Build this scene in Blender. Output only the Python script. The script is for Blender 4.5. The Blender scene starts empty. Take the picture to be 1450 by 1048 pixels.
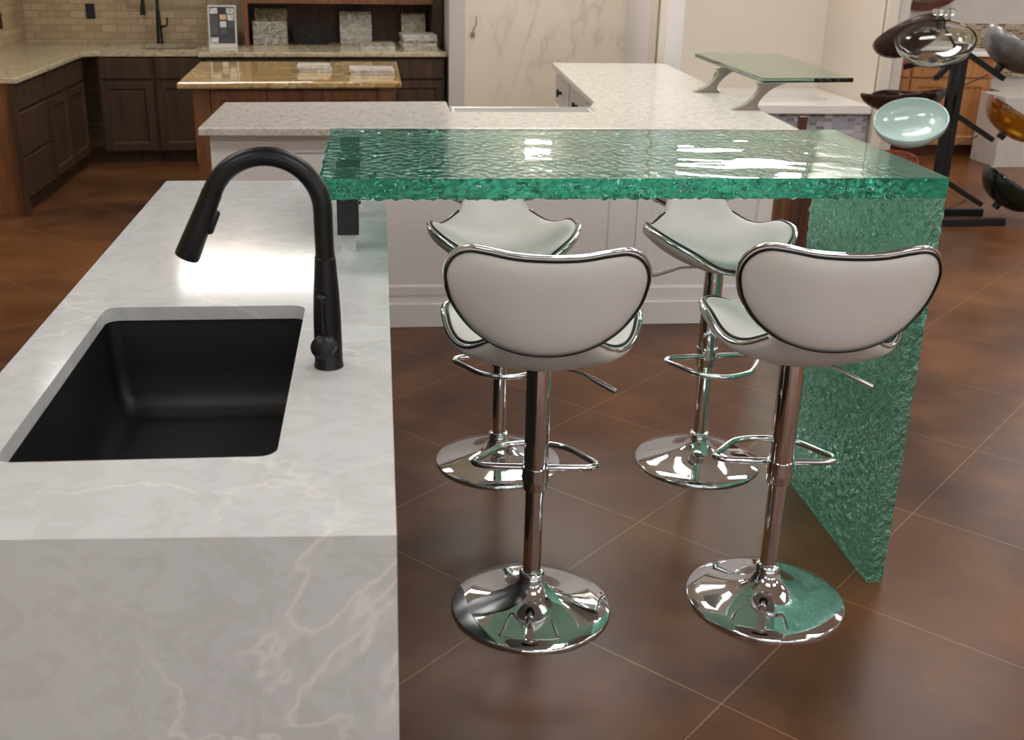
import bpy, math, random
from mathutils import Vector, Matrix, noise
random.seed(7)
PI = math.pi
col = bpy.context.scene.collection
R = math.radians

# ---------------------------------------------------------------- materials
def lin(c):
    return tuple(((v/255)/12.92 if v/255 <= .04045 else ((v/255+.055)/1.055)**2.4) for v in c)+(1,)

class NT:
    def __init__(s, name):
        m = bpy.data.materials.new(name); m.use_nodes = True
        s.m = m; s.t = m.node_tree; s.n = s.t.nodes; s.l = s.t.links
        s.b = s.n['Principled BSDF']; s.out = s.n['Material Output']
        s.tc = None
    def node(s, typ, **k):
        n = s.n.new(typ)
        for a, v in k.items(): setattr(n, a, v)
        return n
    def coords(s, scale=(1,1,1), rot=(0,0,0), loc=(0,0,0)):
        if not s.tc: s.tc = s.node('ShaderNodeTexCoord')
        mp = s.node('ShaderNodeMapping')
        mp.inputs['Scale'].default_value = scale; mp.inputs['Rotation'].default_value = rot; mp.inputs['Location'].default_value = loc
        s.l.new(s.tc.outputs['Object'], mp.inputs['Vector']); return mp.outputs['Vector']
    def noise(s, vec, scale, detail=4, rough=.55, dist=0):
        n = s.node('ShaderNodeTexNoise'); s.l.new(vec, n.inputs['Vector'])
        n.inputs['Scale'].default_value = scale; n.inputs['Detail'].default_value = detail
        n.inputs['Roughness'].default_value = rough; n.inputs['Distortion'].default_value = dist
        return n.outputs['Fac']
    def ramp(s, fac, stops):
        r = s.node('ShaderNodeValToRGB'); s.l.new(fac, r.inputs['Fac']); e = r.color_ramp.elements
        while len(e) < len(stops): e.new(.5)
        for i, (p, c) in enumerate(stops):
            e[i].position = p; e[i].color = c if len(c) == 4 else tuple(c)+(1,)
        return r.outputs['Color']
    def mix(s, fac, a, b, typ='MIX'):
        m = s.node('ShaderNodeMixRGB', blend_type=typ)
        for k, v in (('Fac', fac), ('Color1', a), ('Color2', b)):
            if isinstance(v, (int, float)): m.inputs[k].default_value = v
            elif isinstance(v, tuple): m.inputs[k].default_value = v
            else: s.l.new(v, m.inputs[k])
        return m.outputs['Color']
    def math(s, op, a, b=0.):
        m = s.node('ShaderNodeMath', operation=op)
        for i, v in enumerate((a, b)):
            if isinstance(v, (int, float)): m.inputs[i].default_value = v
            else: s.l.new(v, m.inputs[i])
        return m.outputs[0]
    def bump(s, h, strength=.3, dist=.01, target=None):
        b = s.node('ShaderNodeBump'); s.l.new(h, b.inputs['Height'])
        b.inputs['Strength'].default_value = strength; b.inputs['Distance'].default_value = dist
        s.l.new(b.outputs[0], (target or s.b).inputs['Normal']); return b
    def set(s, color=None, rough=None, metal=None, spec=None, trans=None, ior=None, coat=None):
        for k, v in (('Base Color', color), ('Roughness', rough), ('Metallic', metal), ('Specular IOR Level', spec), ('Transmission Weight', trans), ('IOR', ior), ('Coat Weight', coat)):
            if v is None: continue
            if isinstance(v, (int, float, tuple)): s.b.inputs[k].default_value = v
            else: s.l.new(v, s.b.inputs[k])
        return s

M = {}
def plain(name, rgb, rough=.5, metal=0, spec=.5, var=.06, scale=6, coat=None):
    n = NT(name); v = n.coords(); f = n.noise(v, scale, 3)
    c = lin(rgb); d = tuple(x*(1-var) for x in c[:3])+(1,); e = tuple(min(1, x*(1+var)) for x in c[:3])+(1,)
    n.set(n.ramp(f, [(.3, d), (.7, e)]), rough, metal, spec, coat=coat); M[name] = n.m; return n

# quartz slab, pale grey with thin white veins and soft cloudy patches
def quartz():
    n = NT('quartz'); v = n.coords()
    big = n.noise(v, 5, 5, .6, .6); mid = n.noise(v, 16, 6, .65, .8)
    base = n.ramp(big, [(.3, lin((203,204,204))), (.5, lin((208,209,209))), (.7, lin((214,215,215)))])
    patch = n.ramp(mid, [(.45, lin((194,194,192))), (.52, lin((210,211,211)))])
    c = n.mix(.38, base, patch)
    w = n.noise(n.coords((1, 1.3, 1), (0, 0, .6)), 1.9, 5, .55, .35)
    vein = n.math('SUBTRACT', w, .5); vein = n.math('ABSOLUTE', vein)
    vf = n.ramp(vein, [(0, (.85,.85,.85)), (.004, (.4,.4,.4)), (.012, (0,0,0))])
    gate = n.ramp(n.noise(n.coords(loc=(3,1,2)), 3, 2), [(.42, (0,0,0)), (.6, (1,1,1))])
    vf = n.mix(1, vf, gate, 'MULTIPLY')
    n.set(n.mix(vf, c, lin((232,230,226))), .10, spec=.4); M['quartz'] = n.m
quartz()
plain('black_granite_sink', (21,21,22), .45, var=.1, scale=40)
plain('black_metal', (14,14,15), .36, var=.05, spec=.4); plain('espresso_panel', (26,21,19), .45, var=.1)
plain('black_steel', (16,16,17), .45, var=.1, scale=20)
plain('white_paint', (232,228,226), .38, var=.015, scale=2)
plain('white_sink', (236,233,228), .2, var=.01)
plain('cream_surround', (224,214,200), .3, var=.02, scale=1.5)
plain('wall_paint', (205,198,190), .8, var=.02)
plain('grey_wall_paint', (196,189,184), .8, var=.02)
plain('ceiling_white', (225,222,216), .9, var=.01)
plain('piping', (10,10,10), .4)
plain('taupe_metal', (150,142,128), .38, .6, var=.05)
plain('tape', (196,192,186), .4)
n = NT('chrome'); n.set((.82,.83,.85,1), .05, 1.); M['chrome'] = n.m
n.bump(n.noise(n.coords(), 2, 2), .02, .002)
n = NT('steel_rod'); n.set((.5,.5,.5,1), .2, 1.); n.bump(n.noise(n.coords(), 60, 2), .05, .001); M['steel_rod'] = n.m
def vinyl():
    n = NT('white_vinyl'); v = n.coords()
    n.set(n.ramp(n.noise(v, 3, 3), [(.3, lin((212,208,203))), (.7, lin((223,220,215)))]), .42)
    n.bump(n.noise(v, 320, 2), .06, .001); M['white_vinyl'] = n.m
vinyl()

# cast green glass: clear body with some milky scatter, rough lumps where the surface was cast
def green_glass(name, bump_scale, bump_strength, stretch=(1,1,1), diff=.25, rough=.04, dens=5., dcol=(.07,.34,.26,1), gloss=0):
    n = NT(name); v = n.coords(stretch)
    n.set((.80,.97,.90,1), rough, trans=1., ior=1.5)
    h = n.noise(v, bump_scale, 4, .6)
    bp = n.bump(h, bump_strength, .01)
    d = n.node('ShaderNodeBsdfDiffuse'); d.inputs['Color'].default_value = dcol
    n.l.new(bp.outputs[0], d.inputs['Normal'])
    tr = n.node('ShaderNodeBsdfTranslucent'); tr.inputs['Color'].default_value = (.16,.60,.46,1)
    n.l.new(bp.outputs[0], tr.inputs['Normal'])
    m0 = n.node('ShaderNodeMixShader'); m0.inputs[0].default_value = .5
    n.l.new(d.outputs[0], m0.inputs[1]); n.l.new(tr.outputs[0], m0.inputs[2])
    mx = n.node('ShaderNodeMixShader'); mx.inputs[0].default_value = diff
    n.l.new(n.b.outputs[0], mx.inputs[1]); n.l.new(m0.outputs[0], mx.inputs[2])
    last = mx
    if gloss:
        gl = n.node('ShaderNodeBsdfGlossy'); gl.inputs['Color'].default_value = (.62,1.,.86,1); n.b.inputs['Base Color'].default_value = (.42,.86,.70,1); gl.inputs['Roughness'].default_value = .06
        n.l.new(bp.outputs[0], gl.inputs['Normal'])
        last = n.node('ShaderNodeMixShader'); last.inputs[0].default_value = gloss
        n.l.new(mx.outputs[0], last.inputs[1]); n.l.new(gl.outputs[0], last.inputs[2])
        bp.inputs['Distance'].default_value = .03
    n.l.new(last.outputs[0], n.out.inputs['Surface'])
    va = n.node('ShaderNodeVolumeAbsorption'); va.inputs['Color'].default_value = (.20,.76,.66,1); va.inputs['Density'].default_value = dens
    n.l.new(va.outputs[0], n.out.inputs['Volume']); M[name] = n.m
green_glass('green_glass_top', 5, .0, (1, 2.0, 1), .13, .012, 5.)
green_glass('green_glass_leg', 62, 1., (1, 1, .65), .10, .03, 4., gloss=.22)
def clear(name, colr, rough=0., ior=1.5):
    n = NT(name); n.set(colr, rough, trans=1., ior=ior); n.bump(n.noise(n.coords(), 9, 2), .03, .003); M[name] = n.m
clear('clear_glass', (.90,.98,.95,1)); clear('shelf_glass', (.42,.72,.60,1), .02)
clear('frosted_glass', (.66,.84,.80,1), .22); bpy.data.materials['frosted_glass'].node_tree.nodes['Principled BSDF'].inputs['Transmission Weight'].default_value = .35; bpy.data.materials['frosted_glass'].node_tree.nodes['Principled BSDF'].inputs['Coat Weight'].default_value = 1.0; clear('amber_glass', (.62,.36,.05,1), .12); clear('bottle_green_glass', (.02,.10,.05,1), .08)
n = plain('frost_body', (150,178,172), .25)
plain('brown_ceramic', (72,52,48), .25, var=.15); plain('dark_brown_ceramic', (48,24,16), .22, var=.2)
plain('silver_glass', (130,128,128), .3, .55, var=.25, scale=14)
plain('mottled_red', (150,84,60), .3, var=.5, scale=30)
plain('amber_body', (128,84,22), .22, var=.25, scale=14); plain('green_body', (20,30,22), .15, var=.3, scale=14)

def floor_mat():
    n = NT('stained_concrete'); v = n.coords()
    a = n.noise(v, 1.4, 3, .55, 0); b = n.noise(n.coords((1,1,1), loc=(5,1,0)), 4.5, 2.5, .5, 0); c = n.noise(n.coords(loc=(7,3,0)), .6, 3)
    base = n.ramp(a, [(.36, lin((64,40,28))), (.5, lin((92,58,37))), (.66, lin((124,80,50)))])
    blot = n.ramp(b, [(.32, lin((66,42,29))), (.5, lin((92,60,39))), (.68, lin((122,85,57)))])
    base = n.mix(.4, base, blot)
    base = n.mix(n.ramp(c, [(.45, (0,0,0)), (.7, (.6,.6,.6))]), base, lin((126,80,42)))
    # saw-cut joints: a diagonal grid
    x = n.node('ShaderNodeSeparateXYZ'); n.l.new(v, x.inputs[0])
    def joint(s):
        u = n.math('MULTIPLY_ADD', s, 1/.875); n.n[-1].inputs[2].default_value = 0
        fr = n.math('FRACT', u); d = n.math('ABSOLUTE', n.math('SUBTRACT', fr, .5))
        return n.math('GREATER_THAN', d, .4965)
    d1 = n.math('SUBTRACT', x.outputs[1], x.outputs[0]); d1 = n.math('ADD', d1, 8.75-.01)
    d2 = n.math('ADD', x.outputs[1], x.outputs[0]); d2 = n.math('ADD', d2, 8.75-1.53+.875)
    def jn(s):
        u = n.math('DIVIDE', s, .875); fr = n.math('FRACT', u); d = n.math('ABSOLUTE', n.math('SUBTRACT', fr, .5))
        return n.math('GREATER_THAN', d, .4974)
    j = n.math('MAXIMUM', jn(d1), jn(d2))
    jf = n.math('MULTIPLY', j, n.math('ADD', .25, n.math('MULTIPLY', b, .5)))
    n.set(n.mix(jf, base, lin((176,150,122))), None, spec=.25)
    n.l.new(n.ramp(b, [(.2, (.27,.27,.27)), (.8, (.33,.33,.33))]), n.b.inputs['Roughness'])
    M['floor'] = n.m
floor_mat()

def granite(name, cols, scale=60, rough=.12, big=None):
    n = NT(name); v = n.coords()
    vo = n.node('ShaderNodeTexVoronoi'); n.l.new(v, vo.inputs['Vector']); vo.inputs['Scale'].default_value = scale*1.6
    sp = n.node('ShaderNodeSeparateColor'); n.l.new(vo.outputs['Color'], sp.inputs[0])
    f = n.noise(v, scale*.35, 6, .7)
    k = n.math('ADD', n.math('MULTIPLY', f, .7), n.math('MULTIPLY', sp.outputs[0], .3))
    c = n.ramp(k, [(p, lin(q)) for p, q in cols])
    if big:
        g = n.ramp(n.noise(v, 3, 5, .6, 1.5), [(.42, (0,0,0)), (.66, (1,1,1))]); c = n.mix(g, c, lin(big))
    n.set(c, rough); M[name] = n.m
granite('white_granite', [(.25,(150,144,136)),(.36,(196,191,182)),(.5,(214,208,198)),(.75,(226,221,212))], 70, .14)
granite('beige_granite', [(.25,(130,116,90)),(.4,(184,168,136)),(.55,(200,186,154)),(.75,(216,206,180))], 55, .12)
granite('gold_granite', [(.3,(128,98,66)),(.45,(178,150,104)),(.6,(196,174,126)),(.75,(214,200,162))], 30, .06, (170,134,84))
granite('sample_granite', [(.3,(70,66,56)),(.45,(140,132,112)),(.6,(176,168,146)),(.75,(196,190,170))], 60, .3)
granite('sample_gold', [(.3,(60,52,34)),(.45,(128,112,74)),(.6,(160,146,102)),(.75,(186,178,142))], 50, .3)
granite('sample_white', [(.3,(150,142,134)),(.45,(190,184,176)),(.6,(208,203,196)),(.75,(222,218,212))], 40, .3)
plain('sample_black', (30,32,36), .06, var=.2, scale=60)

def wood(name, a, b, rough=.4, axis=2):
    n = NT(name); sc = [14,14,14]; sc[axis] = 1.2
    v = n.coords(tuple(sc)); f = n.noise(v, 1.6, 6, .6, 1.2)
    n.set(n.ramp(f, [(.3, lin(a)), (.7, lin(b))]), rough); n.bump(f, .08, .002); M[name] = n.m
wood('dark_wood', (44,28,15), (80,54,31), .6)
wood('mid_wood', (94,56,28), (138,90,50), .5)
wood('oak', (156,98,54), (196,140,86), .45)
wood('red_wood', (66,30,20), (104,56,36), .45)

def brick(name, c1, c2, mortar, w, h, ms, scale, plane='xz', rough=.5, squash=1, offset=.5, extra=None):
    n = NT(name)
    rot = {'xz': (R(90),0,0), 'yz': (R(90),0,R(90)), 'xy': (0,0,0)}[plane]
    if not n.tc: n.tc = n.node('ShaderNodeTexCoord')
    sp = n.node('ShaderNodeSeparateXYZ'); n.l.new(n.tc.outputs['Object'], sp.inputs[0])
    cb = n.node('ShaderNodeCombineXYZ')
    n.l.new(sp.outputs[0 if plane[0] == 'x' else 1], cb.inputs[0]); n.l.new(sp.outputs[2], cb.inputs[1])
    b = n.node('ShaderNodeTexBrick'); n.l.new(cb.outputs[0], b.inputs['Vector']); b.offset = offset; b.squash = squash
    b.inputs['Color1'].default_value = lin(c1); b.inputs['Color2'].default_value = lin(c2); b.inputs['Mortar'].default_value = lin(mortar)
    b.inputs['Scale'].default_value = 1; b.inputs['Mortar Size'].default_value = ms; b.inputs['Brick Width'].default_value = w; b.inputs['Row Height'].default_value = h
    b.inputs['Bias'].default_value = 0
    c = b.outputs['Color']
    if extra:
        wn = n.node('ShaderNodeTexWhiteNoise'); q = n.node('ShaderNodeVectorMath', operation='SNAP'); n.l.new(cb.outputs[0], q.inputs[0]); q.inputs[1].default_value = (w, h, 1)
        n.l.new(q.outputs[0], wn.inputs[0])
        c = n.mix(n.math('MULTIPLY', n.math('SUBTRACT', 1., b.outputs['Fac']), .75), c, n.ramp(wn.outputs[0], [(i/len(extra), lin(e)) for i, e in enumerate(extra)]))
        c = n.mix(b.outputs['Fac'], c, lin(mortar))
    f = n.noise(n.tc.outputs['Object'], 12, 4); c = n.mix(.25, c, n.ramp(f, [(.3, lin(c1)), (.7, lin(c2))]))
    n.set(c, rough); n.bump(b.outputs['Fac'], .3, -.002); M[name] = n.m
brick('travertine_xz', (206,184,148), (172,150,116), (156,136,104), .115, .054, .004, 1, 'xz')
brick('travertine_yz', (206,184,148), (172,150,116), (156,136,104), .115, .054, .004, 1, 'yz')
brick('blue_mosaic', (128,124,132), (160,164,180), (196,190,184), .062, .031, .0022, 1, 'xz', .12, extra=[(120,112,116),(206,212,228),(160,150,148),(184,184,198),(224,228,238),(96,88,90),(176,162,154)])
brick('brown_mosaic', (150,130,104), (116,84,62), (206,196,176), .07, .024, .002, 1, 'xz', .2, extra=[(92,60,44),(186,170,140),(150,122,92),(206,196,170),(110,84,66)])

def marble(name, base, vein, scale=.9, rough=.22):
    n = NT(name); v = n.coords((1,1,.45), (0,.5,0)); w = n.noise(v, scale, 5, .55, .9)
    f = n.ramp(n.math('ABSOLUTE', n.math('SUBTRACT', w, .5)), [(0, (.8,.8,.8)), (.008, (.25,.25,.25)), (.03, (0,0,0))])
    g = n.ramp(n.noise(n.coords(loc=(2,5,1)), 1.3, 2), [(.42, (0,0,0)), (.6, (1,1,1))])
    c = n.mix(n.noise(n.coords(), 1.2, 4), lin(base), lin(tuple(int(x*.94) for x in base)))
    n.set(n.mix(n.mix(1, f, g, 'MULTIPLY'), c, lin(vein)), rough); M[name] = n.m
marble('marble_panel', (232,220,202), (196,186,174)); marble('marble_deck', (214,208,200), (186,178,172), 1.5)
def emis(name, c, s):
    n = NT(name); n.b.inputs['Emission Color'].default_value = c; n.b.inputs['Emission Strength'].default_value = s; n.b.inputs['Base Color'].default_value = (.9,.9,.9,1); M[name] = n.m
for nm_, st_ in (('lamp_diffuser_front', 7.), ('lamp_diffuser', 10.), ('lamp_diffuser_middle', 14.), ('lamp_diffuser_rear', 15.5)): emis(nm_, (1,.985,.965,1), st_)
emis('daylight_pane', (1,.98,.94,1), 26.0); emis('shower_lamp', (1,.95,.88,1), 26.0)

# ---------------------------------------------------------------- mesh helpers
class MB:
    def __init__(s): s.v = []; s.f = []; s.sm = []
    def add(s, vs, fs, smooth=False):
        o = len(s.v); s.v += [Vector(p) for p in vs]; s.f += [tuple(i+o for i in f) for f in fs]; s.sm += [smooth]*len(fs); return s
    def box(s, x0, x1, y0, y1, z0, z1, fr=None):
        vs = [(x, y, z) for z in (z0, z1) for y in (y0, y1) for x in (x0, x1)]
        if fr: vs = [fr(p) for p in vs]
        return s.add(vs, [(0,2,3,1), (4,5,7,6), (0,1,5,4), (2,6,7,3), (0,4,6,2), (1,3,7,5)])
    def prism(s, poly, z0, z1):
        n = len(poly); vs = [(x, y, z0) for x, y in poly]+[(x, y, z1) for x, y in poly]
        return s.add(vs, [tuple(range(n))[::-1], tuple(range(n, 2*n))]+[(i, (i+1) % n, n+(i+1) % n, n+i) for i in range(n)])
    def tube(s, path, r, n=12, closed=False, caps=True):
        path = [Vector(p) for p in path]; m = len(path); rs = r if isinstance(r, (list, tuple)) else [r]*m
        fs = []; vs = []; up = None
        for i, p in enumerate(path):
            a = path[(i-1) % m] if (closed or i > 0) else p; b = path[(i+1) % m] if (closed or i < m-1) else p
            t = (b-a).normalized()
            if up is None: up = t.orthogonal().normalized()
            up = (up-t*up.dot(t)).normalized(); w = t.cross(up)
            for k in range(n):
                an = 2*PI*k/n; vs.append(p+(up*math.cos(an)+w*math.sin(an))*rs[i])
        L = m if closed else m-1
        off = 0
        if closed:  # match twist
            best = min(range(n), key=lambda q: (vs[q]-vs[(m-1)*n]).length)
            off = best
        for i in range(L):
            j = (i+1) % m
            o = off if (closed and j == 0) else 0
            for k in range(n):
                fs.append((i*n+k, i*n+(k+1) % n, j*n+(k+1+o) % n, j*n+(k+o) % n))
        if caps and not closed: fs += [tuple(range(n))[::-1], tuple(range((m-1)*n, m*n))]
        return s.add(vs, fs, True)
    def lathe(s, prof, c=(0,0,0), n=48, M4=None, wob=None):
        vs = []; fs = []; m = len(prof)
        for i, (r, z) in enumerate(prof):
            for k in range(n):
                a = 2*PI*k/n; p = Vector((r*math.cos(a), r*math.sin(a), z))
                if wob: p = wob(p, a, i)
                if M4: p = M4 @ p
                vs.append(p+Vector(c))
        for i in range(m-1):
            for k in range(n): fs.append((i*n+k, i*n+(k+1) % n, (i+1)*n+(k+1) % n, (i+1)*n+k))
        if prof[0][0] > 1e-6: fs.append(tuple(range(n))[::-1])
        if prof[-1][0] > 1e-6: fs.append(tuple(range((m-1)*n, m*n)))
        return s.add(vs, fs, True)
    def build(s, name, mat, parent=None, bevel=0, seg=2, label=None, autosmooth=True):
        me = bpy.data.meshes.new(name); off = Vector((0,0,0))
        if parent is not None and parent.get('_w'): off = parent.location
        if parent is not None and parent.parent is not None and parent.parent.get('_w'): off = parent.parent.location
        me.from_pydata([tuple(p-off) for p in s.v], [], s.f); me.validate()
        me.polygons.foreach_set('use_smooth', s.sm[:len(me.polygons)] if len(me.polygons) == len(s.sm) else [False]*len(me.polygons))
        me.update()
        import bmesh
        bm = bmesh.new(); bm.from_mesh(me); bmesh.ops.remove_doubles(bm, verts=bm.verts, dist=1e-6); bmesh.ops.recalc_face_normals(bm, faces=bm.faces); bm.to_mesh(me); bm.free()
        if any(s.sm):
            try: me.set_sharp_from_angle(angle=R(50))
            except Exception: pass
        o = bpy.data.objects.new(name, me); col.objects.link(o); me.materials.append(M[mat])
        if parent is not None: o.parent = parent
        if bevel:
            b = o.modifiers.new('bevel', 'BEVEL'); b.width = bevel; b.segments = seg; b.limit_method = 'ANGLE'; b.angle_limit = R(40)
        if label: o['label'] = label
        return o

def tag(o, label=None, cat=None, group=None, kind=None):
    if label: o['label'] = label
    if cat: o['category'] = cat
    if group: o['group'] = group
    if kind: o['kind'] = kind
    return o
def thing(name, label, cat, loc=(0,0,0), rz=0, group=None, world=True):
    """Empty at the thing's base. world=True: parts are modelled in world coordinates."""
    o = bpy.data.objects.new(name, None); col.objects.link(o); o.location = loc; o.rotation_euler.z = rz
    o.empty_display_size = .1
    if world: o['_w'] = 1
    return tag(o, label, cat, group)
def struct(o): o['kind'] = 'structure'; return o
def copy_tree(o, parent=None):
    c = o.copy(); col.objects.link(c); c.parent = parent
    for ch in [q for q in bpy.data.objects if q.parent == o]: copy_tree(ch, c)
    return c
def catmull(pts, n=6, closed=False):
    out = []; m = len(pts); P = [Vector(p) for p in pts]
    for i in range(m if closed else m-1):
        g = (lambda k: P[k % m]) if closed else (lambda k: P[max(0, min(m-1, k))])
        a, b, c, d = g(i-1), g(i), g(i+1), g(i+2)
        for j in range(n):
            t = j/n; out.append(.5*((2*b)+(c-a)*t+(2*a-5*b+4*c-d)*t*t+(3*b-a-3*c+d)*t**3))
    if not closed: out.append(P[-1])
    return out
def rrect(x0, x1, y0, y1, r, n=6):
    o = []
    for cx, cy, a0 in ((x1-r, y0+r, -90), (x1-r, y1-r, 0), (x0+r, y1-r, 90), (x0+r, y0+r, 180)):
        for k in range(n+1):
            a = R(a0+90*k/n); o.append((cx+r*math.cos(a), cy+r*math.sin(a)))
    return o
def slab_hole(mb, outer, hole, z0, z1):
    """outer: rectangle x0,x1,y0,y1; hole: closed ccw point list. Slab with a through hole."""
    x0, x1, y0, y1 = outer; n = len(hole); cx = sum(p[0] for p in hole)/n; cy = sum(p[1] for p in hole)/n
    def hit(p):
        dx, dy = p[0]-cx, p[1]-cy; t = 1e9
        if dx > 0: t = min(t, (x1-cx)/dx)
        if dx < 0: t = min(t, (x0-cx)/dx)
        if dy > 0: t = min(t, (y1-cy)/dy)
        if dy < 0: t = min(t, (y0-cy)/dy)
        return (cx+dx*t, cy+dy*t)
    hx0 = min(p[0] for p in hole); hx1 = max(p[0] for p in hole); hy0 = min(p[1] for p in hole); hy1 = max(p[1] for p in hole)
    # four border strips plus ring between the hole and its bounding box
    mb_v = []; mb_f = []
    def quadring(z, flip):
        o = len(mb_v)
        def clampbox(p):
            dx, dy = p[0]-cx, p[1]-cy; t = 1e9
            if abs(dx) > 1e-9: t = min(t, ((hx1+.0 if dx > 0 else hx0)-cx)/dx)
            if abs(dy) > 1e-9: t = min(t, ((hy1 if dy > 0 else hy0)-cy)/dy)
            return (cx+dx*t, cy+dy*t)
        box = [clampbox(p) for p in hole]
        for p in hole: mb_v.append((p[0], p[1], z))
        for p in box: mb_v.append((p[0], p[1], z))
        for i in range(n):
            j = (i+1) % n; f = (o+i, o+j, o+n+j, o+n+i); mb_f.append(f if flip else f[::-1])
        # corner fillers
        for X, Y in ((hx1, hy0), (hx1, hy1), (hx0, hy1), (hx0, hy0)):
            for i in range(n):
                j = (i+1) % n; a, b = box[i], box[j]
                if (abs(a[0]-X) < 1e-6) != (abs(b[0]-X) < 1e-6) and (abs(a[1]-Y) < 1e-6) != (abs(b[1]-Y) < 1e-6):
                    mb_v.append((X, Y, z)); f = (o+n+i, o+n+j, len(mb_v)-1); mb_f.append(f if flip else f[::-1])
        q = len(mb_v)
        g = [(x0,y0),(hx0,y0),(hx1,y0),(x1,y0),(x0,hy0),(hx0,hy0),(hx1,hy0),(x1,hy0),(x0,hy1),(hx0,hy1),(hx1,hy1),(x1,hy1),(x0,y1),(hx0,y1),(hx1,y1),(x1,y1)]
        for p in g: mb_v.append((p[0], p[1], z))
        for r_ in range(3):
            for c_ in range(3):
                if r_ == 1 and c_ == 1: continue
                a = q+r_*4+c_; f = (a, a+1, a+5, a+4); mb_f.append(f[::-1] if flip else f)
    quadring(z0, True); quadring(z1, False)
    o = len(mb_v)
    for p in hole: mb_v.append((p[0], p[1], z0)); mb_v.append((p[0], p[1], z1))
    for i in range(n):
        j = (i+1) % n; mb_f.append((o+2*i, o+2*i+1, o+2*j+1, o+2*j))
    o = len(mb_v)
    for x, y in ((x0,y0),(x1,y0),(x1,y1),(x0,y1)): mb_v.append((x,y,z0)); mb_v.append((x,y,z1))
    for i in range(4):
        j = (i+1) % 4; mb_f.append((o+2*i, o+2*j, o+2*j+1, o+2*i+1))
    return mb.add(mb_v, mb_f)

# ================================================================ THE SETTING
XL, XR, YF, YB, ZC = -2.8, 7.6, -5.2, 8.40, 2.9
struct(MB().box(-4.2, 7.8, YF-.2, 9.6, -.1, 0).build('floor', 'floor'))
struct(MB().box(-4.2, 7.8, YF-.2, 9.6, ZC, ZC+.1).build('ceiling', 'ceiling_white'))
KA = R(5.5); KO = Vector((XL, 8.15, 0)); KX = Vector((math.cos(KA), math.sin(KA), 0)); KY = Vector((-math.sin(KA), math.cos(KA), 0))
def K(p): return KO+KX*p[0]+KY*p[1]+Vector((0, 0, p[2]))
KZ = .84
struct(MB().box(XL-.12, XL, YF, 8.3, 0, ZC).build('wall_left', 'travertine_yz'))
o = struct(MB().box(0, 3.5, 0, .12, 0, ZC).build('wall_back', 'travertine_xz')); o.location = KO; o.rotation_euler.z = KA
# end of the partition between the kitchen and the shower display
struct(MB().box(.519, .640, 7.48, 8.90, 0, ZC).build('wall_divider', 'grey_wall_paint'))
struct(MB().box(.640, 1.99, 7.50, 7.60, 0, ZC).build('wall_shower_back', 'marble_panel'))
struct(MB().prism([(1.845, 6.24), (1.885, 6.24), (1.99, 7.50), (1.955, 7.50)], 0, ZC).build('wall_shower_side', 'cream_surround'))
struct(MB().box(1.838, 1.847, 6.28, 6.295, 0, ZC).build('trim_1', 'taupe_metal'))
struct(MB().box(1.885, 1.995, 6.20, YB, 0, ZC).build('wall_partition', 'white_paint'))
struct(MB().box(1.995, 3.90, 8.36, YB+.1, 0, ZC).build('wall_tub_back', 'cream_surround'))
struct(MB().box(3.82, 3.90, 7.15, 8.36, 0, ZC).build('wall_tub_side', 'cream_surround'))
struct(MB().box(3.814, 3.82, 7.2, 7.21, 0, ZC).build('trim_2', 'taupe_metal'))
struct(MB().box(3.90, 4.00, 7.18, YB+.1, 0, ZC).build('wall_right_partition', 'wall_paint'))
struct(MB().box(4.00, XR, YB, YB+.1, 0, ZC).build('wall_far_right', 'grey_wall_paint'))
struct(MB().box(XR, XR+.12, YF, YB+.1, 0, ZC).build('wall_right', 'grey_wall_paint'))
m = MB(); m.box(XL, -1.9, YF-.12, YF, 0, ZC); m.box(6.9, XR, YF-.12, YF, 0, ZC); m.box(-1.9, 6.9, YF-.12, YF, 2.5, ZC); m.box(-1.9, 6.9, YF-.12, YF, 0, .5)
m.box(1.0, 1.3, YF-.12, YF, .5, 2.5); m.box(3.9, 4.2, YF-.12, YF, .5, 2.5)
struct(m.build('wall_front', 'grey_wall_paint'))
for i, (a, b) in enumerate(((-1.9, 1.0), (1.3, 3.9), (4.2, 6.9))):
    m = MB(); m.box(a, b, YF-.08, YF-.03, .5, .56); m.box(a, b, YF-.08, YF-.03, 2.44, 2.5); m.box(a, a+.06, YF-.08, YF-.03, .56, 2.44); m.box(b-.06, b, YF-.08, YF-.03, .56, 2.44)
    struct(m.build('window_%d' % (i+1), 'black_steel'))
# pencil border framing a tile inset behind the kitchen faucet
m = MB(); m.box(.78, 1.42, -.012, 0, 1.10, 1.125, K); m.box(.78, .80, -.012, 0, 1.125, 1.55, K); m.box(1.40, 1.42, -.012, 0, 1.125, 1.55, K); m.box(.78, 1.42, -.012, 0, 1.55, 1.575, K)
plain('tan_border', (168,146,112), .5)
struct(m.build('trim_3', 'tan_border'))
# mosaic bands on the far right wall
struct(MB().box(4.0, XR, 8.385, YB, .60, 1.05).build('trim_4', 'brown_mosaic'))

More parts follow.
